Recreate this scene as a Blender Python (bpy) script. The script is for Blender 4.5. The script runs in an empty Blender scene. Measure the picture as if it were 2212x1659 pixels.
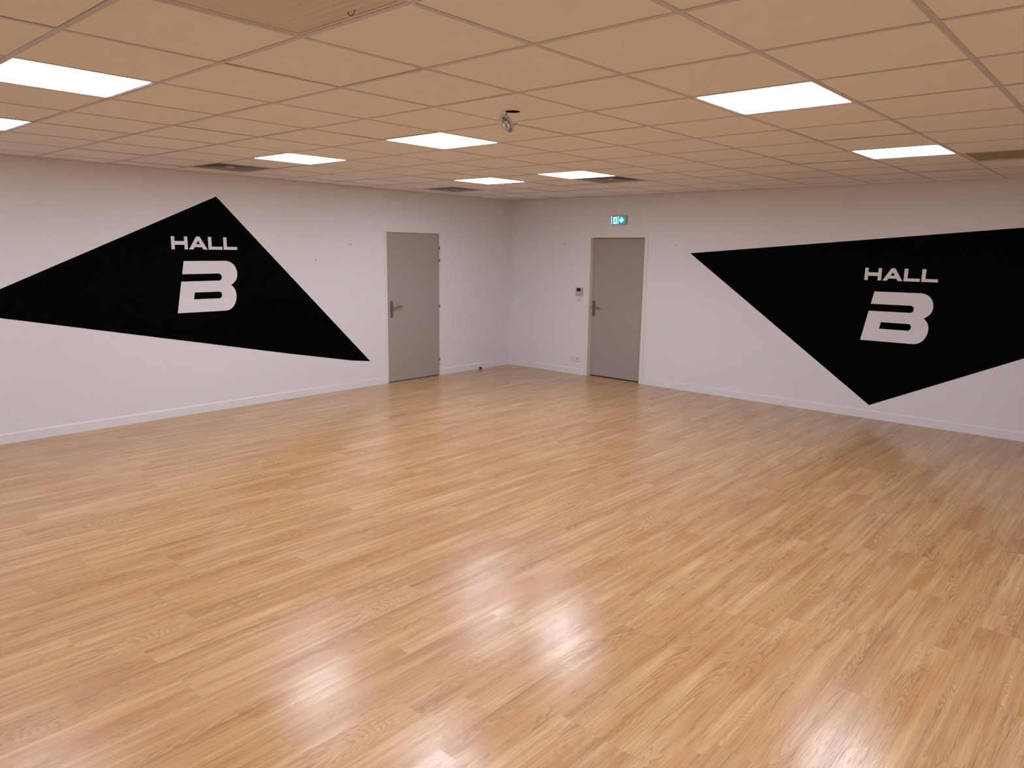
import bpy, bmesh, math, random
from mathutils import Vector, Matrix
from mathutils.geometry import tessellate_polygon

C = bpy.context.scene.collection
PI = math.pi

# ------------------------------------------------------------------ camera, world, exposure
CAM = Vector((-1.6059, -2.4622, 1.784))
YAW, PITCH, ROLL, FPX = .7227, -.1816, .0147, 1575.95
fw = Vector((math.cos(PITCH)*math.cos(YAW), math.cos(PITCH)*math.sin(YAW), math.sin(PITCH)))
rt0 = Vector((math.sin(YAW), -math.cos(YAW), 0)); up0 = rt0.cross(fw)
rt = rt0*math.cos(ROLL) + up0*math.sin(ROLL)
up = up0*math.cos(ROLL) - rt0*math.sin(ROLL)
cd = bpy.data.cameras.new('camera'); cam = bpy.data.objects.new('camera', cd); C.objects.link(cam)
cam.matrix_world = Matrix(((rt.x, up.x, -fw.x, CAM.x), (rt.y, up.y, -fw.y, CAM.y), (rt.z, up.z, -fw.z, CAM.z), (0, 0, 0, 1)))
cd.sensor_fit = 'HORIZONTAL'; cd.sensor_width = 36.0; cd.lens = FPX/2212*36.0
cd.clip_start = .05; cd.clip_end = 60
bpy.context.scene.camera = cam

w = bpy.data.worlds.new('world'); bpy.context.scene.world = w; w.use_nodes = True
w.node_tree.nodes['Background'].inputs[0].default_value = (0, 0, 0, 1)
w.node_tree.nodes['Background'].inputs[1].default_value = 0
vs = bpy.context.scene.view_settings
vs.view_transform = 'Standard'; vs.look = 'None'; vs.gamma = 1.0; vs.use_curve_mapping = False
vs.exposure = 0.82
LAMP = 12.0
LAMP_COL = (.945, .975, 1.14)

# room: left wall y=WL, right wall x=WR, suspended ceiling at CE, 0.6 m ceiling grid on multiples of G
WL, WR, XB, YB, CE, G = 5.1707, 6.9702, -4.8, -6.0, 2.5326, .6
LIGHTS = [(-1, -2), (-1, 2), (-1, 5), (3, -2), (3, 2), (3, 5), (7, -2), (7, 3), (7, 5)]
VENTS = [(-1, -1), (3, 7), (8, 7), (8, 3)]
RETURN = (8, -3)
HOLE = (2, 0); HOLE_C = (1.555, .350); HOLE_R = .043
# assumed ceiling lamps behind the photographer, unseen, added to light the room
for (i, j) in [(-5, -6), (-1, -6), (3, -6), (-5, -2)]:
    ld = bpy.data.lights.new('assumed_rear_lamp', 'AREA'); ld.shape = 'SQUARE'; ld.size = .56
    ld.energy = LAMP*PI*.56*.56; ld.color = LAMP_COL
    lo = bpy.data.objects.new('assumed_rear_lamp', ld); C.objects.link(lo)
    lo.location = ((i+.5)*G, (j+.5)*G, CE-.004)

# ------------------------------------------------------------------ materials
class NT:
    def __init__(s, m):
        m.use_nodes = True; s.t = m.node_tree; s.b = s.t.nodes['Principled BSDF']
    def n(s, k, **kw):
        x = s.t.nodes.new(k)
        for a, v in kw.items(): setattr(x, a, v)
        return x
    def put(s, i, v):
        if isinstance(v, bpy.types.NodeSocket): s.t.links.new(v, i)
        elif v is not None: i.default_value = v
    def m(s, op, a, b=None, c=None, clamp=False):
        x = s.n('ShaderNodeMath', operation=op); x.use_clamp = clamp
        for k, v in enumerate((a, b, c)):
            if v is not None: s.put(x.inputs[k], v)
        return x.outputs[0]
    def xyz(s, a, b, c=0.0):
        x = s.n('ShaderNodeCombineXYZ')
        for k, v in enumerate((a, b, c)): s.put(x.inputs[k], v)
        return x.outputs[0]
    def noise(s, vec, scale=1.0, detail=2.0, rough=.5, dist=0.0):
        x = s.n('ShaderNodeTexNoise'); s.put(x.inputs['Vector'], vec)
        x.inputs['Scale'].default_value = scale; x.inputs['Detail'].default_value = detail
        x.inputs['Roughness'].default_value = rough; x.inputs['Distortion'].default_value = dist
        return x.outputs[0]
    def ramp(s, f, stops):
        x = s.n('ShaderNodeValToRGB'); s.put(x.inputs[0], f)
        e = x.color_ramp.elements
        while len(e) < len(stops): e.new(.5)
        for q, (p, c) in zip(e, stops): q.position = p; q.color = (*c, 1)
        return x.outputs[0]
    def mix(s, f, a, b, mode='MIX'):
        x = s.n('ShaderNodeMix', data_type='RGBA', blend_type=mode)
        s.put(x.inputs[0], f)
        for k, v in ((6, a), (7, b)):
            s.put(x.inputs[k], (*v, 1) if isinstance(v, tuple) and len(v) == 3 else v)
        return x.outputs[2]
    def pos(s):
        return s.n('ShaderNodeNewGeometry').outputs['Position']
    def bump(s, h, strength, dist):
        x = s.n('ShaderNodeBump'); s.put(x.inputs['Height'], h)
        x.inputs['Strength'].default_value = strength; x.inputs['Distance'].default_value = dist
        s.t.links.new(x.outputs[0], s.b.inputs['Normal'])

def srgb(r, g, b):
    f = lambda c: (c/255/12.92) if c/255 <= .04045 else ((c/255+.055)/1.055)**2.4
    return (f(r), f(g), f(b))

def paint(name, col, rough=.5, metal=0.0, var=.03, scale=6.0, bump=0.0, bscale=300.0, spec=.5, bdist=.001):
    m = bpy.data.materials.new(name); N = NT(m); p = N.pos()
    n = N.noise(p, scale, 4.0)
    f = N.m('MULTIPLY_ADD', n, 2*var, 1-var)
    c = N.mix(1.0, (*col, 1), N.xyz(f, f, f), 'MULTIPLY')
    N.put(N.b.inputs['Base Color'], c)
    N.b.inputs['Roughness'].default_value = rough; N.b.inputs['Metallic'].default_value = metal
    N.b.inputs['Specular IOR Level'].default_value = spec
    if bump: N.bump(N.noise(p, bscale, 3.0), bump, bdist)
    return m

def glow(name, col, strength, base=(.8, .8, .8)):
    m = bpy.data.materials.new(name); N = NT(m)
    N.b.inputs['Base Color'].default_value = (*base, 1)
    N.b.inputs['Emission Color'].default_value = (*col, 1); N.b.inputs['Emission Strength'].default_value = strength
    n = N.noise(N.pos(), 40.0, 2.0)
    N.put(N.b.inputs['Roughness'], N.m('MULTIPLY_ADD', n, .1, .45))
    return m

def wall_material():
    m = bpy.data.materials.new('white_wall_paint'); N = NT(m); p = N.pos()
    a = N.noise(p, 1.3, 5.0, .6); b = N.noise(p, 9.0, 4.0, .65)
    smudge = N.m('MULTIPLY', N.m('GREATER_THAN', b, .69), .035)
    sx = N.n('ShaderNodeSeparateXYZ'); N.put(sx.inputs[0], p)
    scuff = N.noise(N.xyz(N.m('MULTIPLY', sx.outputs[0], 7.0), N.m('MULTIPLY', sx.outputs[1], 7.0), N.m('MULTIPLY', sx.outputs[2], 11.0)), 1.0, 6.0, .7)
    sc = N.ramp(scuff, [(0.64, (0, 0, 0)), (.74, (1, 1, 1))])
    f = N.m('MULTIPLY_ADD', a, .05, .96)
    c = N.mix(1.0, (.80, .785, .80, 1), N.xyz(f, f, f), 'MULTIPLY')
    c = N.mix(N.m('MULTIPLY', sc, .16), c, (.55, .50, .49))
    N.put(N.b.inputs['Base Color'], c)
    N.b.inputs['Roughness'].default_value = .55; N.b.inputs['Specular IOR Level'].default_value = .35
    N.bump(N.m('ADD', N.noise(p, 160.0, 3.0), N.m('MULTIPLY', N.noise(p, 14.0, 3.0), .8)), .25, .002)
    return m

def floor_material():
    m = bpy.data.materials.new('oak_vinyl_planks'); N = NT(m)
    s = N.n('ShaderNodeSeparateXYZ'); N.put(s.inputs[0], N.pos())
    x, y = s.outputs[0], s.outputs[1]
    PW, PL = .184, 1.219
    yr = N.m('DIVIDE', N.m('SUBTRACT', y, .026), PW)
    row = N.m('FLOOR', yr); fy = N.m('SUBTRACT', yr, row)
    wr = N.n('ShaderNodeTexWhiteNoise', noise_dimensions='1D'); N.put(wr.inputs['W'], N.m('ADD', row, 7.3))
    xr = N.m('ADD', N.m('DIVIDE', x, PL), wr.outputs['Value'])
    col = N.m('FLOOR', xr); fx = N.m('SUBTRACT', xr, col)
    wn = N.n('ShaderNodeTexWhiteNoise', noise_dimensions='2D'); N.put(wn.inputs['Vector'], N.xyz(row, col))
    r1 = wn.outputs['Value']; sc = N.n('ShaderNodeSeparateColor'); N.put(sc.inputs[0], wn.outputs['Color'])
    r2, r3, r4 = sc.outputs[0], sc.outputs[1], sc.outputs[2]
    # the print repeats on a handful of plank designs, each shifted a little
    u = N.m('ADD', N.m('MULTIPLY', fx, PL), N.m('MULTIPLY', N.m('FLOOR', N.m('MULTIPLY', r1, 9.0)), 13.7))
    v = N.m('ADD', N.m('MULTIPLY', fy, PW), N.m('MULTIPLY', N.m('FLOOR', N.m('MULTIPLY', r2, 5.0)), 3.3))
    # cathedral grain: contour lines of a stretched height field
    base = N.noise(N.xyz(N.m('MULTIPLY', u, .95), N.m('MULTIPLY', v, 8.0), r1), 1.0, 1.6, .45, .35)
    wob = N.noise(N.xyz(N.m('MULTIPLY', u, 8.0), N.m('MULTIPLY', v, 34.0), 3.1), 1.0, 3.0, .6)
    fld = N.m('ADD', N.m('MULTIPLY', base, 36.0), N.m('MULTIPLY', wob, .9))
    saw = N.m('FRACT', fld)
    line = N.m('POWER', saw, 2.6)                        # soft early wood, hard late-wood edge
    edge = N.m('SUBTRACT', 1.0, N.m('SMOOTH_MIN', N.m('DIVIDE', N.m('SUBTRACT', 1.0, saw), .12), 1.0, .2))
    cath = N.m('SUBTRACT', line, N.m('MULTIPLY', edge, .5), clamp=True)
    amt = N.ramp(N.noise(N.xyz(N.m('MULTIPLY', u, 1.3), N.m('MULTIPLY', v, 10.0), 9.0), 1.0, 2.0), [(.46, (.06,)*3), (.62, (1, 1, 1))])
    # straight fibres and pores
    fib = N.noise(N.xyz(N.m('MULTIPLY', u, 2.2), N.m('MULTIPLY', N.m('ADD', v, N.m('MULTIPLY', base, .012)), 210.0), r3), 1.0, 4.0, .6)
    pore = N.noise(N.xyz(N.m('MULTIPLY', u, 14.0), N.m('MULTIPLY', v, 620.0), r4), 1.0, 2.0, .6)
    pore = N.ramp(pore, [(.60, (0, 0, 0)), (.74, (1, 1, 1))])
    streak = N.noise(N.xyz(N.m('MULTIPLY', u, .7), N.m('MULTIPLY', N.m('ADD', v, N.m('MULTIPLY', base, .03)), 32.0), 5.5), 1.0, 7.0, .66)
    blotch = N.noise(N.xyz(N.m('MULTIPLY', u, 1.6), N.m('MULTIPLY', v, 7.0), 15.5), 1.0, 3.0, .5)
    c = N.ramp(streak, [(.30, FL_DARK), (.44, FL_MID), (.58, FL_LIGHT), (.74, FL_PALE)])
    c = N.mix(N.ramp(blotch, [(.46, (0, 0, 0)), (.72, (.75,)*3)]), c, FL_RUST)
    c = N.mix(N.m('MULTIPLY', N.ramp(fib, [(.44, (0, 0, 0)), (.60, (1, 1, 1))]), .40), c, FL_GREY)
    c = N.mix(N.m('MULTIPLY', N.m('MULTIPLY', cath, amt), .72), c, FL_GRAIN)
    c = N.mix(N.m('MULTIPLY', pore, .34), c, FL_GRAIN)
    fleck = N.noise(N.xyz(N.m('MULTIPLY', u, 5.0), N.m('MULTIPLY', N.m('ADD', v, N.m('MULTIPLY', base, .02)), 120.0), 8.8), 1.0, 4.0, .65)
    where = N.ramp(N.noise(N.xyz(N.m('MULTIPLY', u, 1.1), N.m('MULTIPLY', v, 14.0), 21.0), 1.0, 2.0), [(.44, (.15,)*3), (.62, (1, 1, 1))])
    c = N.mix(N.m('MULTIPLY', N.m('MULTIPLY', N.ramp(fleck, [(.54, (0, 0, 0)), (.68, (1, 1, 1))]), where), .65), c, FL_GRAIN)
    tone = N.m('MULTIPLY_ADD', r3, .09, .97)
    c = N.mix(1.0, c, N.xyz(tone, tone, N.m('MULTIPLY_ADD', r4, .10, N.m('SUBTRACT', tone, .05))), 'MULTIPLY')
    sy = N.m('MINIMUM', fy, N.m('SUBTRACT', 1.0, fy)); sxx = N.m('MINIMUM', fx, N.m('SUBTRACT', 1.0, fx))
    seam = N.m('MAXIMUM', N.m('LESS_THAN', sy, .0035), N.m('LESS_THAN', sxx, .00055))
    c = N.mix(N.m('MULTIPLY', seam, .28), c, FL_GRAIN)
    N.put(N.b.inputs['Base Color'], c)
    emb = N.m('ADD', N.m('MULTIPLY', cath, amt), N.m('MULTIPLY', pore, .8))
    N.put(N.b.inputs['Roughness'], N.m('MULTIPLY_ADD', emb, .04, N.m('MULTIPLY_ADD', r4, .09, .165)))
    N.b.inputs['Specular IOR Level'].default_value = .44
    h = N.m('SUBTRACT', N.m('MULTIPLY', N.noise(N.xyz(N.m('MULTIPLY', u, 7.0), N.m('MULTIPLY', v, 260.0), 2.0), 1.0, 3.0, .6), 1.1), emb)
    N.bump(N.m('SUBTRACT', h, N.m('MULTIPLY', seam, 2.0)), .30, .0006)
    return m

FL_PALE, FL_LIGHT, FL_MID = srgb(217, 184, 133), srgb(202, 164, 113), srgb(187, 145, 94)
FL_DARK, FL_RUST, FL_GREY, FL_GRAIN = srgb(164, 120, 73), srgb(176, 123, 70), srgb(194, 163, 131), srgb(132, 92, 54)

MAT = {}
MAT['wall'] = wall_material()
MAT['floor'] = floor_material()
MAT['tile'] = paint('mineral_ceiling_tile', (.89, .88, .86), .9, var=.025, scale=3.0, bump=.3, bscale=420.0, spec=.2)
MAT['grid'] = paint('ceiling_grid_paint', (.63, .60, .635), .45)
MAT['slab'] = paint('dark_void_shade', (.012, .011, .010), .9)  # near-black colour holds the shade of the ceiling void and vent boxes
MAT['skirt'] = paint('white_skirting', (.80, .79, .80), .32, var=.02)
MAT['frame'] = paint('cream_frame_paint', (.80, .755, .70), .38, var=.02)
MAT['leaf'] = paint('taupe_door_paint', (.385, .335, .305), .42, var=.03, scale=2.0, bump=.15, bscale=220.0)
MAT['steel'] = paint('brushed_steel', (.26, .235, .22), .33, metal=.9, var=.06, scale=30)
MAT['zinc'] = paint('blue_grey_zinc', (.20, .23, .24), .4, metal=.7)
MAT['black'] = paint('black_vinyl', (.0015, .0015, .0016), .6, var=.1, scale=1.5, spec=.02)
MAT['lettering'] = paint('pale_vinyl_lettering', (.76, .745, .765), .5, var=.02, scale=3.0)
MAT['plastic'] = paint('white_plastic', (.74, .73, .73), .35)
MAT['silver'] = paint('silver_plastic', (.46, .46, .47), .35)
MAT['screen'] = paint('dark_screen', (.012, .011, .010), .2)
MAT['rubber'] = paint('black_rubber', (.01, .01, .01), .6)
MAT['hole'] = paint('dark_hole_and_gap', (.02, .02, .02), .7)  # near-black for holes, and for the shade painted under the doors
MAT['vent'] = paint('vent_white_enamel', (.74, .67, .60), .4)
MAT['ventshade'] = paint('vent_shaded_louver', (.34, .325, .32), .4)  # darker louver copy; shade among the far slats is put into the colour
MAT['filter'] = paint('olive_filter_mat', (.36, .315, .20), .9, var=.12, scale=60, bump=.5, bscale=500)
MAT['trimring'] = paint('downlight_white_ring', (.82, .79, .77), .22)
MAT['chrome'] = paint('chrome', (.75, .74, .72), .15, metal=1.0)
MAT['cable'] = paint('dark_cable', (.08, .04, .03), .5)
MAT['lamp'] = glow('lit_diffuser', LAMP_COL, LAMP)
MAT['lampframe'] = paint('lamp_white_frame', (.80, .79, .84), .35)
MAT['signgreen'] = glow('backlit_teal', (.0, .165, .16), 1.0, (.0, .16, .14))
MAT['signwhite'] = glow('backlit_white', (.36, .56, .56), 1.0, (.6, .75, .72))
MAT['signcase'] = paint('sign_grey_case', (.44, .42, .41), .4)
gm = bpy.data.materials.new('frosted_lens'); _N = NT(gm)
_N.b.inputs['Base Color'].default_value = (.80, .78, .70, 1); _N.b.inputs['Transmission Weight'].default_value = .55
_N.put(_N.b.inputs['Roughness'], _N.m('MULTIPLY_ADD', _N.noise(_N.pos(), 80.0), .15, .2)); MAT['lens'] = gm

# ------------------------------------------------------------------ mesh helpers
class MB:
    def __init__(s): s.v = []; s.f = []; s.smooth = []
    def face_set(s, vs, fs, smooth=False):
        o = len(s.v); s.v += [tuple(p) for p in vs]
        s.f += [tuple(i+o for i in f) for f in fs]; s.smooth += [smooth]*len(fs); return s
    def box(s, a, b):
        x0, y0, z0 = a; x1, y1, z1 = b
        return s.face_set([(x0, y0, z0), (x1, y0, z0), (x1, y1, z0), (x0, y1, z0), (x0, y0, z1), (x1, y0, z1), (x1, y1, z1), (x0, y1, z1)],
                   [(0, 3, 2, 1), (4, 5, 6, 7), (0, 1, 5, 4), (1, 2, 6, 5), (2, 3, 7, 6), (3, 0, 4, 7)])
    def prism(s, loops, d0, d1, mp):
        """polygon (outer loop + holes) in 2D, extruded from depth d0 to d1, placed by mp(u, v, d)"""
        flat = [p for l in loops for p in l]
        tris = tessellate_polygon([[Vector((p[0], p[1], 0)) for p in l] for l in loops])
        n = len(flat); vs = [mp(u, v, d0) for u, v in flat]+[mp(u, v, d1) for u, v in flat]
        fs = [tuple(t) for t in tris]+[tuple(i+n for i in reversed(t)) for t in tris]
        o = 0
        for l in loops:
            k = len(l)
            for i in range(k):
                a, b = o+i, o+(i+1) % k; fs.append((a, b, b+n, a+n))
            o += k
        return s.face_set(vs, fs)
    def tube(s, pts, r, seg=12, flat=1.0):
        pts = [Vector(p) for p in pts]; n = len(pts)
        rr = r if isinstance(r, (list, tuple)) else [r]*n
        vs = []; prev = None
        for i, p in enumerate(pts):
            t = (pts[min(i+1, n-1)]-pts[max(i-1, 0)]).normalized()
            a = prev if prev is not None else (Vector((0, 0, 1)) if abs(t.z) < .9 else Vector((1, 0, 0)))
            a = (a-t*a.dot(t)).normalized(); prev = a; b = t.cross(a)
            for k in range(seg):
                q = 2*PI*k/seg; vs.append(p+a*math.cos(q)*rr[i]*flat+b*math.sin(q)*rr[i])
        fs = [(i*seg+k, i*seg+(k+1) % seg, (i+1)*seg+(k+1) % seg, (i+1)*seg+k) for i in range(n-1) for k in range(seg)]
        fs += [tuple(range(seg))[::-1], tuple((n-1)*seg+k for k in range(seg))]
        return s.face_set(vs, fs, True)
    def lathe(s, prof, seg=40, closed=False):
        vs = []; n = len(prof)
        for r, z in prof:
            for k in range(seg):
                q = 2*PI*k/seg; vs.append((r*math.cos(q), r*math.sin(q), z))
        rng = range(n if closed else n-1)
        fs = [(i*seg+k, i*seg+(k+1) % seg, ((i+1) % n)*seg+(k+1) % seg, ((i+1) % n)*seg+k) for i in rng for k in range(seg)]
        if not closed: fs += [tuple(range(seg))[::-1], tuple((n-1)*seg+k for k in range(seg))]
        return s.face_set(vs, fs, True)
    def build(s, name, mat, parent=None, bevel=0.0, seg=2):
        me = bpy.data.meshes.new(name); me.from_pydata(s.v, [], s.f); me.update()
        bm = bmesh.new(); bm.from_mesh(me); bmesh.ops.recalc_face_normals(bm, faces=bm.faces); bm.to_mesh(me); bm.free()
        me.materials.append(MAT[mat])
        for p, sm in zip(me.polygons, s.smooth): p.use_smooth = sm
        o = bpy.data.objects.new(name, me); C.objects.link(o)
        if parent is not None:
            o.parent = parent; o.matrix_parent_inverse = Matrix.Translation(-parent.location) if KEEP else Matrix()
        if bevel:
            b = o.modifiers.new('bevel', 'BEVEL'); b.width = bevel; b.segments = seg; b.limit_method = 'ANGLE'; b.angle_limit = math.radians(40)
        return o
KEEP = True     # children are modelled in room coordinates under an Empty at their thing's base

def tag(o, label=None, cat=None, group=None, kind=None):
    for k, v in (('label', label), ('category', cat), ('group', group), ('kind', kind)):
        if v: o[k] = v
    return o
def thing(name, loc, label=None, cat=None, group=None, kind=None):
    o = bpy.data.objects.new(name, None); o.empty_display_size = .1; C.objects.link(o); o.location = loc
    return tag(o, label, cat, group, kind)

onL = lambda u, v, d: (u, WL-d, v)      # on the left wall: u = x, v = z, d = out of the wall
onR = lambda u, v, d: (WR-d, u, v)      # on the right wall: u = y
def rrect(x0, y0, x1, y1, r, n=6):
    out = []
    for cx, cy, a in ((x1-r, y1-r, 0), (x0+r, y1-r, 90), (x0+r, y0+r, 180), (x1-r, y0+r, 270)):
        out += [(cx+r*math.cos(math.radians(a+90*k/n)), cy+r*math.sin(math.radians(a+90*k/n))) for k in range(n+1)]
    return out
def ring(cx, cy, r, n=32): return [(cx+r*math.cos(2*PI*k/n), cy+r*math.sin(2*PI*k/n)) for k in range(n)]
def rect(x0, y0, x1, y1): return [(x0, y0), (x1, y0), (x1, y1), (x0, y1)]

# ------------------------------------------------------------------ room shell
TH = .2
struct = lambda o, label=None: tag(o, label, None, None, 'structure')
struct(MB().box((XB-TH, YB-TH, -.1), (WR+TH, WL+TH, 0)).build('floor', 'floor'), 'oak-look plank floor with a satin shine')
D1 = (4.505, 5.497, 2.027)      # door frame of the left wall: x from, x to, top
D2 = (2.723, 3.705, 2.026)      # door frame of the right wall: y from, y to, top
e = .025
struct(MB().prism([[(XB-TH, 0), (D1[0]+e, 0), (D1[0]+e, D1[2]-e), (D1[1]-e, D1[2]-e), (D1[1]-e, 0), (WR, 0), (WR, 2.9), (XB-TH, 2.9)]], 0, -TH, onL).build('wall_left', 'wall'), 'white painted wall with a black mural and a flush door')
struct(MB().prism([[(YB-TH, 0), (D2[0]+e, 0), (D2[0]+e, D2[2]-e), (D2[1]-e, D2[2]-e), (D2[1]-e, 0), (WL+TH, 0), (WL+TH, 2.9), (YB-TH, 2.9)]], 0, -TH, onR).build('wall_right', 'wall'), 'white painted wall with a black mural and a recessed door')
struct(MB().box((XB-TH, YB, 0), (XB, WL, 2.9)).build('wall_back', 'wall'))
struct(MB().box((XB, YB-TH, 0), (WR, YB, 2.9)).build('wall_front', 'wall'))

# ceiling: slab above, mineral tiles lying on a 24 mm T grid
random.seed(4)
special = set(LIGHTS)|set(VENTS)|{RETURN}
ceil = MB()
ceil_slab = MB().box((XB-TH, YB-TH, 2.9), (WR+TH, WL+TH, 3.0))
for i in range(-8, 12):
    for j in range(-10, 9):
        if (i, j) in special: continue
        jx, jy = random.uniform(-.002, .002), random.uniform(-.002, .002)
        x0, x1 = i*G+.003+jx, min((i+1)*G-.003+jx, WR-.002)
        y0, y1 = j*G+.003+jy, min((j+1)*G-.003+jy, WL-.002)
        z = CE+.0014+random.choice((0, 0, 0, .0003, .0006, .0014))
        t = [random.uniform(0, .0007) for _ in range(4)]
        if (i, j) == HOLE:
            ceil.prism([rect(x0, y0, x1, y1), ring(HOLE_C[0], HOLE_C[1], HOLE_R)], z, z+.003, lambda u, v, d: (u, v, d)); continue
        b = [(x0, y0, z+t[0]), (x1, y0, z+t[1]), (x1, y1, z+t[2]), (x0, y1, z+t[3])]
        ceil.face_set(b+[(p[0], p[1], z+.018) for p in b], [(0, 3, 2, 1), (4, 5, 6, 7), (0, 1, 5, 4), (1, 2, 6, 5), (2, 3, 7, 6), (3, 0, 4, 7)])
ceil_o = struct(ceil.build('ceiling', 'tile'), 'suspended ceiling of square cream tiles in a metal grid')
gr = MB(); hw = .012
for i in range(-7, 12):
    gr.box((i*G-hw, YB, CE), (i*G+hw, WL, CE+.0012)); gr.box((i*G-.001, YB, CE+.001), (i*G+.001, WL, CE+.03))
for j in range(-9, 9):
    gr.box((XB, j*G-hw, CE+.0003), (WR, j*G+hw, CE+.0014)); gr.box((XB, j*G-.001, CE+.001), (WR, j*G+.001, CE+.025))
gr.box((XB, WL-.02, CE+.0005), (WR, WL-.0005, CE+.0016)); gr.box((WR-.02, YB, CE+.0005), (WR-.0005, WL, CE+.0016))
gr.box((XB, YB+.0005, CE+.0005), (WR, YB+.02, CE+.0016)); gr.box((XB+.0005, YB, CE+.0005), (XB+.02, WL, CE+.0016))
gr.build('ceiling_grid', 'grid', ceil_o)
ceil_slab.build('slab_above', 'slab', ceil_o)

# skirting boards with a thin caulk bead
def skirt(name, spans, mp, label):
    b = MB(); c = MB()
    for a0, a1 in spans:
        b.face_set([mp(a0, 0, .0), mp(a0, 0, .012), mp(a0, .082, .012), mp(a0, .088, .007), mp(a0, .088, 0),
                    mp(a1, 0, .0), mp(a1, 0, .012), mp(a1, .082, .012), mp(a1, .088, .007), mp(a1, .088, 0)],
                   [(0, 1, 2, 3, 4), (9, 8, 7, 6, 5), (0, 5, 6, 1), (1, 6, 7, 2), (2, 7, 8, 3), (3, 8, 9, 4), (4, 9, 5, 0)])
        c.tube([mp(a0, .089, .002), mp(a1, .089, .002)], .0035, 6)
    o = struct(b.build(name, 'skirt'), label); c.build('caulk_bead', 'wall', o)
skirt('baseboard_left', [(XB, D1[0]-.001), (D1[1]+.001, WR)], onL, 'white skirting board along the left wall')
skirt('baseboard_right', [(YB, D2[0]-.001), (D2[1]+.001, WL-.012)], onR, 'white skirting board along the right wall')

# ------------------------------------------------------------------ doors
def ushape(a0, a1, top, w0, w1, wt): return [(a0, 0), (a0+w0, 0), (a0+w0, top-wt), (a1-w1, top-wt), (a1-w1, 0), (a1, 0), (a1, top), (a0, top)]
def lever(name_parent, mp, u, v, d, sgn, pts, kh=True):
    pl = MB().prism([rrect(u-.020, v-.130+.0, u+.020, v+.085, .0195, 8)], d, d+.009, mp).build('handle_plate', 'steel', name_parent, .003)
    MB().tube([mp(u, v, d+.006), mp(u, v, d+.035)], .009, 14).build('lever_neck', 'steel', pl).parent = name_parent
    P = [mp(u+sgn*a, v+b, d+c) for a, b, c in pts]
    P = smooth(P, 6)
    n = len(P); MB().tube(P, [.0085+.0015*math.sin(PI*i/n) for i in range(n)], 14, .8).build('lever', 'steel', name_parent)
    if kh:
        MB().prism([ring(u, v-.075, .009, 18)], d+.0085, d+.0105, mp).build('keyhole', 'hole', name_parent)
def smooth(P, k):
    P = [Vector(p) for p in P]; Q = [P[0]*2-P[1]]+P+[P[-1]*2-P[-2]]; out = []
    for i in range(1, len(Q)-2):
        for s in range(k):
            t = s/k; a, b, c, d = Q[i-1], Q[i], Q[i+1], Q[i+2]
            out.append(.5*((2*b)+(c-a)*t+(2*a-5*b+4*c-d)*t*t+(3*b-a-3*c+d)*t**3))
    return out+[P[-1]]

dr = thing('door_1', (5.0, WL, 0), 'grey flush door in the left wall, lever handle on its left, hinges on its right', None, None, 'structure')
MB().prism([ushape(D1[0], D1[1], D1[2], .036, .031, .036)], .006, -.10, onL).build('door_frame', 'frame', dr, .0015)
MB().prism([ushape(D1[0]+.03, D1[1]-.025, D1[2]-.03, .025, .025, .025)], -.046, -.095, onL).build('door_stop_strip', 'frame', dr)
leaf = MB().prism([rect(4.5455, .009, 5.4605, 1.9865)], .001, -.039, onL).build('door_leaf', 'leaf', dr, .0015)
MB().prism([rect(4.535, .0005, 5.472, .004)], -.002, -.1, onL).build('under_door_shade', 'hole', dr)  # near-black strip in the gap, standing in for shade under the leaf
hd = thing('door_handle', (4.607, WL, 1.015)); hd.parent = dr; hd.location = (4.607-5.0, 0, 1.015)
def reparent(o, p): o.parent = p
def handle(parent, mp, u, v, d, pts, kh):
    p = MB().prism([rrect(u-.020, v-.138, u+.020, v+.085, .0195, 8)], d, d+.009, mp).build('handle_plate', 'steel', parent, .003)
    P = smooth([mp(u+a, v+b, d+c) for a, b, c in pts], 6); n = len(P)
    l = MB().tube(P, [.0095 if i < n*.3 else .0085+.002*math.sin(PI*i/n) for i in range(n)], 14, .8).build('door_lever', 'steel', parent)
    if kh: MB().prism([ring(u, v-.085, .008, 18)], d+.0088, d+.0105, mp).build('keyhole', 'hole', parent)
bpy.data.objects.remove(hd)
handle(dr, onL, 4.607, 1.012, .001, [(0, 0, .004), (0, 0, .035), (.004, -.001, .048), (.035, -.004, .052), (.075, .010, .052), (.115, .016, .050), (.155, .004, .046)], False)
for z in (1.775, 1.603, .968, .205):
    h = MB().tube([onL(5.4665, z-.048, .009), onL(5.4665, z+.002, .009)], .0085, 14).build('hinge', 'frame', dr)
    h['label'] = 'white painted lower hinge barrel'
    k = MB().tube([onL(5.4665, z+.003, .009), onL(5.4665, z+.046, .009)], .0095, 14).build('hinge_knuckle', 'zinc', h)
    k['label'] = 'blue grey metal upper hinge barrel'

dr = thing('door_2', (WR, 3.21, 0), 'grey door set back in a cream frame in the right wall, under the exit sign', None, None, 'structure')
MB().prism([ushape(D2[0], D2[1], D2[2], .052, .053, .056)], .007, -.16, onR).build('door_frame', 'frame', dr, .0015)
MB().prism([ushape(D2[0]+.045, D2[1]-.046, D2[2]-.05, .024, .024, .024)], -.116, -.155, onR).build('door_stop_strip', 'frame', dr)
MB().prism([rect(2.779, .012, 3.648, 1.966)], -.070, -.110, onR).build('door_leaf', 'leaf', dr, .0015)
MB().prism([rect(2.776, .0005, 3.651, .004)], -.065, -.15, onR).build('under_door_shade', 'hole', dr)  # same dark strip: painted shade below the recessed leaf
handle(dr, onR, 3.614, 1.003, -.070, [(0, 0, .004), (0, 0, .040), (-.004, .001, .054), (-.035, .003, .058), (-.075, -.001, .058), (-.115, -.008, .052), (-.13, -.010, .040)], True)

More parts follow.
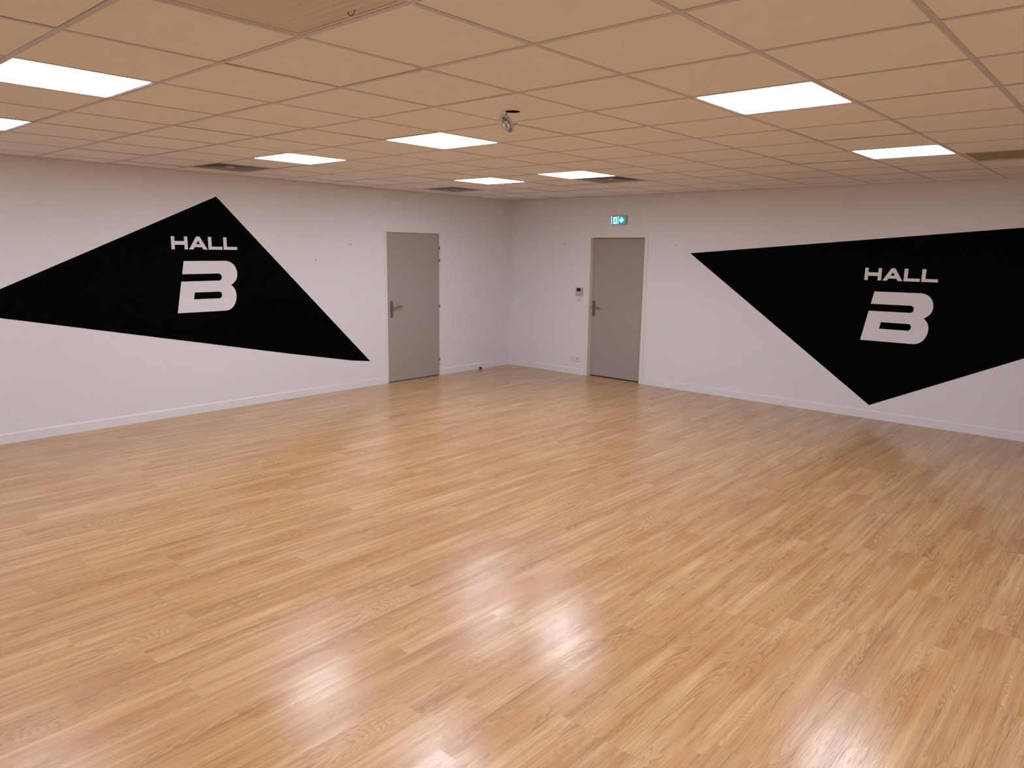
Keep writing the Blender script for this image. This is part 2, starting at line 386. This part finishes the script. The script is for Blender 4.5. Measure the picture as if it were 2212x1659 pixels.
# ------------------------------------------------------------------ murals with the lettering
GL = {
 'H': [[(0, 0), (.035, 0), (.035, .046), (.135, .046), (.135, 0), (.170, 0), (.170, .131), (.135, .131), (.135, .084), (.035, .084), (.035, .131), (0, .131)]],
 'A': [[(.182, 0), (.226, 0), (.243, .024), (.320, .024), (.335, 0), (.380, 0), (.300, .133), (.264, .133)], [(.281, .091), (.303, .054), (.259, .054)]],
 'L': [[(.390, 0), (.544, 0), (.544, .031), (.427, .031), (.427, .131), (.390, .131)]],
 'L2': [[(.559, 0), (.713, 0), (.713, .031), (.596, .031), (.596, .131), (.559, .131)]],
}
def bez(a, b, c, d, n=12):
    return [tuple((1-t)**3*a[k]+3*(1-t)**2*t*b[k]+3*(1-t)*t*t*c[k]+t**3*d[k] for k in (0, 1)) for t in [i/n for i in range(n+1)]]
slot = bez((.484, -.252), (.531, -.252), (.531, -.328), (.487, -.328))
ctr = bez((.481, -.446), (.524, -.446), (.522, -.518), (.478, -.518))
GL['B'] = [[(.117, -.120)]+[(.092, -.254)]+slot+[(.078, -.331), (.020, -.655)]
           + bez((.540, -.654), (.625, -.654), (.676, -.580), (.676, -.492))[0:]
           + bez((.676, -.492), (.676, -.440), (.655, -.405), (.621, -.378))[1:]
           + bez((.621, -.378), (.665, -.350), (.698, -.320), (.698, -.258))[1:]
           + bez((.698, -.258), (.698, -.180), (.645, -.118), (.565, -.118))[1:],
          [(.212, -.446)]+ctr+[(.200, -.518)]]
def mural(name, loc, outline, mp, u0, sgn, v0, label):
    t = thing(name, loc, label, 'wall mural', 'black wall murals')
    MB().prism([outline], 0, .0015, mp).build('black_shape', 'black', t)
    for k, nm in (('H', 'letter_h'), ('A', 'letter_a'), ('L', 'letter_l'), ('L2', 'letter_l'), ('B', 'letter_b')):
        o = MB().prism([[(u0+sgn*a, v0+b) for a, b in l] for l in GL[k]], .001, .003, mp).build(nm, 'lettering', t)
        o['label'] = 'white cut-out letter'
mural('wall_mural', (2.2, WL, 0), [(2.265, 2.296), (4.240, .328), (3.955, .366), (3.1, .532), (.217, 1.129), (-.15, 1.205), (.241, 1.382)], onL, 1.758, 1, 1.742,
      'black pointed mural reading HALL B on the left wall, beside the flush grey door')
mural('wall_mural', (WR, -.2, 0), [(2.105, 1.777), (-.188, .148), (-1.539, .819), (-4.6, 2.33)], onR, -.008, -1, 1.519,
      'black pointed mural reading HALL B on the right wall, right of the exit sign')

# ------------------------------------------------------------------ ceiling lights
def light_panel(i, j, label):
    cx, cy = (i+.5)*G, (j+.5)*G
    t = thing('ceiling_light', (cx, cy, CE), label, 'ceiling light', 'square ceiling light panels')
    r = lambda q, w: [(cx+a*q, cy+b*q) for a, b in ((-1, -1), (1, -1), (1, 1), (-1, 1))]
    MB().prism([r(.297, 0), rrect(cx-.279, cy-.279, cx+.279, cy+.279, .006, 4)], CE+.0018, CE+.012, lambda u, v, d: (u, v, d)).build('light_frame', 'lampframe', t)
    MB().prism([rrect(cx-.2785, cy-.2785, cx+.2785, cy+.2785, .005, 4)], CE+.004, CE+.008, lambda u, v, d: (u, v, d)).build('light_diffuser', 'lamp', t)
    MB().box((cx-.29, cy-.29, CE+.013), (cx+.29, cy+.29, CE+.05)).build('light_housing', 'lampframe', t)
LL = {(-1, -2): 'lit square ceiling panel mostly above the frame, touching the near louvred vent',
      (-1, 2): 'large lit square ceiling panel, nearest one at the upper left',
      (-1, 5): 'small lit panel cut off by the left edge, next row behind the large one',
      (3, -2): 'large lit square ceiling panel at the upper right, nearest one on that side',
      (3, 2): 'lit square ceiling panel just behind the dangling downlight',
      (3, 5): 'lit square ceiling panel with a louvred vent behind it, above the left mural',
      (7, -2): 'lit square ceiling panel beside the olive return grille at the right',
      (7, 3): 'small far lit ceiling panel with a vent touching it, above the exit sign',
      (7, 5): 'smallest far lit ceiling panel, nearest the corner, a vent to its left'}
for (i, j) in LIGHTS: light_panel(i, j, LL[(i, j)])

# ------------------------------------------------------------------ louvred vents
def vent(i, j, label, rise=.022, lm='vent'):
    cx, cy = (i+.5)*G, (j+.5)*G
    t = thing('ceiling_vent', (cx, cy, CE), label, 'air vent', 'square louvred ceiling vents')
    sq = lambda q: [(cx+a*q, cy+b*q) for a, b in ((-1, -1), (1, -1), (1, 1), (-1, 1))]
    up_ = lambda u, v, d: (u, v, d)
    MB().prism([sq(.2965), sq(.2745)], CE+.0018, CE+.006, up_).build('vent_frame', 'vent', t)
    MB().prism([sq(.276), sq(.2725)], CE+.005, CE+.05, up_).build('vent_collar', 'vent', t)
    pb = MB()
    pb.box((cx-.27, cy-.27, CE+.16), (cx+.27, cy+.27, CE+.17))
    pb.prism([sq(.275), sq(.27)], CE+.045, CE+.165, up_); pb.build('vent_box', 'slab', t)
    for k in range(6):
        ro = (.2720, .2385)[k > 0]-.039*max(k-1, 0); ri = .2330 if k == 0 else ro-.0425; z0, z1 = CE+(.0045 if k == 0 else .0035), CE+.0035+rise
        m = MB(); vs = []
        for r_, z_ in ((ro, z0), (ro, z0+.0025), (ri+.002, z1+.001), (ri, z1), (ro-.004, z0)):
            vs += [(x, y, z_) for x, y in sq(r_)]
        fs = [(a*4+b, a*4+(b+1) % 4, ((a+1) % 5)*4+(b+1) % 4, ((a+1) % 5)*4+b) for a in range(5) for b in range(4)]
        m.face_set(vs, fs).build('louver', lm, t)
    MB().prism([sq(.036)], CE+.008, CE+.012, up_).build('centre_plate', 'vent', t)
    m = MB()
    for a, b in ((1, 1), (1, -1), (-1, 1), (-1, -1)):
        m.tube([(cx+a*.265, cy+b*.265, CE+.022), (cx+a*.03, cy+b*.03, CE+.022)], .002, 6)
    m.build('vent_brace', 'vent', t)
    return t
VL = {(-1, -1): 'large near louvred vent at the top edge, with a small wire loop hanging from it',
      (3, 7): 'dark-slatted louvred vent above the left mural, behind a lit panel',
      (8, 7): 'small far louvred vent nearest the left wall, left of the smallest lit panel',
      (8, 3): 'small far louvred vent touching the lit panel above the exit sign'}
for k in VENTS:
    v = vent(*k, VL[k], *((.022, 'vent') if k == (-1, -1) else (.036, 'ventshade')))  # far vents get steeper blades and a darker colour for shaded slats
    if k == (-1, -1):
        P = smooth([(-.061, -.366, CE+.004), (-.0605, -.371, CE-.005), (-.060, -.385, CE-.011), (-.0605, -.398, CE-.006), (-.061, -.404, CE+.006)], 6)
        MB().tube(P, .0014, 8).build('wire_loop', 'cable', v)

# return air grille with a filter mat
i, j = RETURN; cx, cy = (i+.5)*G, (j+.5)*G
t = thing('return_grille', (cx, cy, CE), 'square return air opening with an olive filter mat, cut off at the right edge', 'air vent')
sq = lambda q: [(cx+a*q, cy+b*q) for a, b in ((-1, -1), (1, -1), (1, 1), (-1, 1))]
UP = lambda u, v, d: (u, v, d)
MB().prism([sq(.2965), sq(.2665)], CE+.0018, CE+.0045, UP).build('grille_frame', 'vent', t)
MB().prism([sq(.270), sq(.2665)], CE+.0044, CE+.020, UP).build('grille_collar', 'vent', t)
MB().prism([sq(.2660)], CE+.0085, CE+.020, UP).build('filter_mat', 'filter', t)

# ------------------------------------------------------------------ downlight hanging out of its hole
KEEP = False
ctr_ = Vector((1.513, .352, 2.462))
vd = (ctr_-CAM).normalized()
n2 = rt*.88+up*.47; n2 = (n2-vd*n2.dot(vd)).normalized()
nb = (-vd*.52 + n2*.854).normalized()                   # where its back faces
ay = (vd*.854 + n2*.52).normalized(); ax = ay.cross(nb)  # across and along the tilted disc
R3 = Matrix((ax, ay, nb)).transposed()
t = thing('ceiling_downlight', ctr_, 'round downlight dangling by its wire beside its empty ceiling hole', 'downlight')
t.rotation_mode = 'QUATERNION'; t.rotation_quaternion = R3.to_quaternion()
MB().lathe([(.046, .004), (.053, .0055), (.0575, .003), (.0590, -.003), (.0565, -.010), (.050, -.0140), (.044, -.0145), (.043, -.010), (.0445, -.003)], 56, True).build('trim_ring', 'trimring', t)
MB().lathe([(.0005, -.012), (.022, -.0118), (.0440, -.0105), (.0440, -.0085), (.022, -.0095), (.0005, -.0098)], 48, True).build('frosted_lens', 'lens', t)
MB().lathe([(.0330, -.0085), (.0350, -.0045), (.0370, -.0045), (.0385, -.0085)], 48, True).build('inner_ridge', 'silver', t)
for px_, py_ in ((-.022, -.034), (.019, .047)):
    MB().tube(smooth([(px_, py_, -.002), (px_*1.02, py_*1.02, .010), (px_*1.05, py_*1.05, .022), (px_*1.06, py_*1.06, .032)], 4), .0016, 8).build('spring_clip', 'cable', t)
Mi = (Matrix.Translation(ctr_) @ R3.to_4x4()).inverted()
he = Vector((HOLE_C[0]-.030, HOLE_C[1]+.026, CE+.012))
te = Vector((0, 0, 1)); te = ctr_ + (te-nb*te.dot(nb)).normalized()*.050 + nb*.004 + ay*.012
P = smooth([Mi @ he, Mi @ (he*.5+te*.5+Vector((.002, -.002, 0))), Mi @ te], 6)
MB().tube(P, .0019, 8).build('cable', 'cable', t)
KEEP = True

# ------------------------------------------------------------------ exit sign
y0, y1, z0, z1 = 3.312, 3.066, 2.143, 2.264
sx = lambda p: y0-(p-480)/1110*(y0-y1)
sz = lambda p: z1-(p-540)/650*(z1-z0)
S = lambda pts: [(sx(a), sz(b)) for a, b in pts]
t = thing('exit_sign', (WR, 3.19, z0), 'small teal and white lit exit sign above the recessed door', 'exit sign')
MB().prism([rrect(y1, z0, y0, z1, .006, 4)], 0, .028, onR).build('sign_case', 'signcase', t, .002)
MB().prism([S([(520, 1150), (520, 580), (1500, 580), (1500, 1150)])], .0275, .0295, onR).build('green_panel', 'signgreen', t)
wm = MB()
wm.prism([S([(650, 1130), (650, 635), (925, 635), (925, 1130)])], .029, .0300, onR)
wm.build('lit_doorway', 'signwhite', t)
MB().prism([S([(995, 1150), (995, 580), (1035, 580), (1035, 1150)])], .029, .0300, onR).build('white_divider', 'signwhite', t)
MB().prism([S([(500, 1150), (500, 580), (545, 580), (545, 1150)])], .026, .0300, onR).build('lit_edge', 'signwhite', t)
MB().prism([S([(1200, 660), (1300, 660), (1300, 860), (1385, 740), (1400, 890), (1230, 1070), (1095, 890), (1105, 755), (1195, 860)])], .029, .0305, onR).build('down_arrow', 'signwhite', t)
fg = MB(); fgd = [0.0]
def limb(a, b, w0, w1):
    dx, dy = b[0]-a[0], b[1]-a[1]; L = math.hypot(dx, dy); nx, ny = -dy/L, dx/L
    fgd[0] += .00004
    fg.prism([S([(a[0]+nx*w0, a[1]+ny*w0), (b[0]+nx*w1, b[1]+ny*w1), (b[0]-nx*w1, b[1]-ny*w1), (a[0]-nx*w0, a[1]-ny*w0)])], .0295, .0309+fgd[0], onR)
fg.prism([[(sx(828+32*math.cos(q*PI/8)), sz(718+32*math.sin(q*PI/8))) for q in range(16)]], .0295, .0309, onR)
limb((810, 775), (765, 920), 38, 30); limb((790, 790), (710, 800), 17, 14); limb((712, 795), (680, 850), 14, 12)
limb((825, 790), (905, 860), 18, 13); limb((765, 905), (730, 990), 24, 18); limb((735, 985), (640, 1015), 18, 14)
limb((775, 910), (825, 1000), 24, 18); limb((822, 990), (845, 1110), 18, 14)
fg.build('running_figure', 'signgreen', t)

# ------------------------------------------------------------------ switches and socket beside the recessed door
t = thing('thermostat', (WR, 3.826, 1.151), 'square silver control panel with a dark screen, left of the recessed door', 'thermostat')
MB().prism([rrect(3.763, 1.151, 3.888, 1.269, .008)], 0, .018, onR).build('body', 'silver', t, .003)
MB().prism([rect(3.798, 1.214, 3.864, 1.259)], .0175, .0195, onR).build('screen', 'screen', t)
m = MB()
for q in range(3): m.prism([rrect(3.788+q*.028, 1.168, 3.808+q*.028, 1.182, .003)], .0175, .0195, onR)
m.build('button_row', 'silver', t, .001)
t = thing('wall_switch', (WR, 3.826, 1.053), 'white square wall switch with a round button, under the silver control panel', 'switch')
MB().prism([rrect(3.782, 1.051, 3.868, 1.129, .005)], 0, .007, onR).build('cover_plate', 'plastic', t, .0015)
MB().prism([ring(3.836, 1.088, .0275, 28), ring(3.836, 1.088, .0255, 28)], .0065, .0085, onR).build('button_gap', 'silver', t)
MB().prism([rrect(3.815, 1.066, 3.857, 1.110, .018)], .0065, .013, onR).build('round_button', 'plastic', t, .003)
t = thing('wall_socket', (WR, 3.872, .188), 'white double wall socket above the skirting, left of the recessed door', 'socket')
holes = [ring(3.915, .228, .0215, 28), ring(3.838, .228, .0215, 28)]
MB().prism([rrect(3.792, .190, 3.955, .268, .006)]+holes, 0, .011, onR).build('cover_plate', 'plastic', t, .0012)
for q, yy in enumerate((3.915, 3.838)):
    w_ = MB().prism([ring(yy, .228, .0213, 28)], 0, .003, onR).build('socket_well', 'plastic', t)
    if q == 1:
        MB().prism([ring(yy, .226, .008, 18)], .0025, .0040, onR).build('dark_pin_hole', 'hole', w_)
    else:
        MB().prism([ring(yy, .236, .0030, 12)], .0025, .0040, onR).build('pin_hole', 'hole', w_)

# ------------------------------------------------------------------ door stop and wall screws
t = thing('door_stop', (6.268, 5.122, 0), 'small black rubber door stop on the floor against the left skirting', 'door stop')
KEEP = False
MB().lathe([(.0005, 0), (.019, 0), (.020, .004), (.020, .026), (.017, .033), (.010, .0365), (.0005, .037)], 28).build('rubber_body', 'rubber', t)
MB().tube([(-.013, -.0150, .012), (-.0155, -.0175, .012)], .0045, 12).build('screw_head', 'chrome', t)
for (mp, u, v, lab) in ((onL, 3.973, 1.823, 'tiny dark screw in the left wall, the one nearer the flush door'),
                        (onL, 3.465, 1.636, 'tiny dark screw in the left wall, the one nearer the mural'),
                        (onR, 4.111, 1.882, 'tiny dark screw in the right wall, between the corner and the recessed door'),
                        (onR, 2.315, 1.874, 'tiny pale screw in the right wall, between the exit sign and the mural')):
    s_ = thing('wall_screw', mp(u, v, 0), lab, 'screw', 'tiny wall screws')
    M = Matrix.Rotation(PI/2, 4, 'X') if mp is onL else Matrix.Rotation(-PI/2, 4, 'Y')
    s_.matrix_world = Matrix.Translation(Vector(mp(u, v, 0))) @ M
    pale = u == 2.315
    MB().lathe([(.0085, 0), (.0085, .002), (.005, .003), (.0005, .0035)], 14).build('wall_plug', 'plastic' if pale else 'silver', s_)
    MB().lathe([(.0045, .002), (.0052, .006), (.0035, .0085), (.0005, .009)], 12).build('screw_head', 'silver' if pale else 'cable', s_)
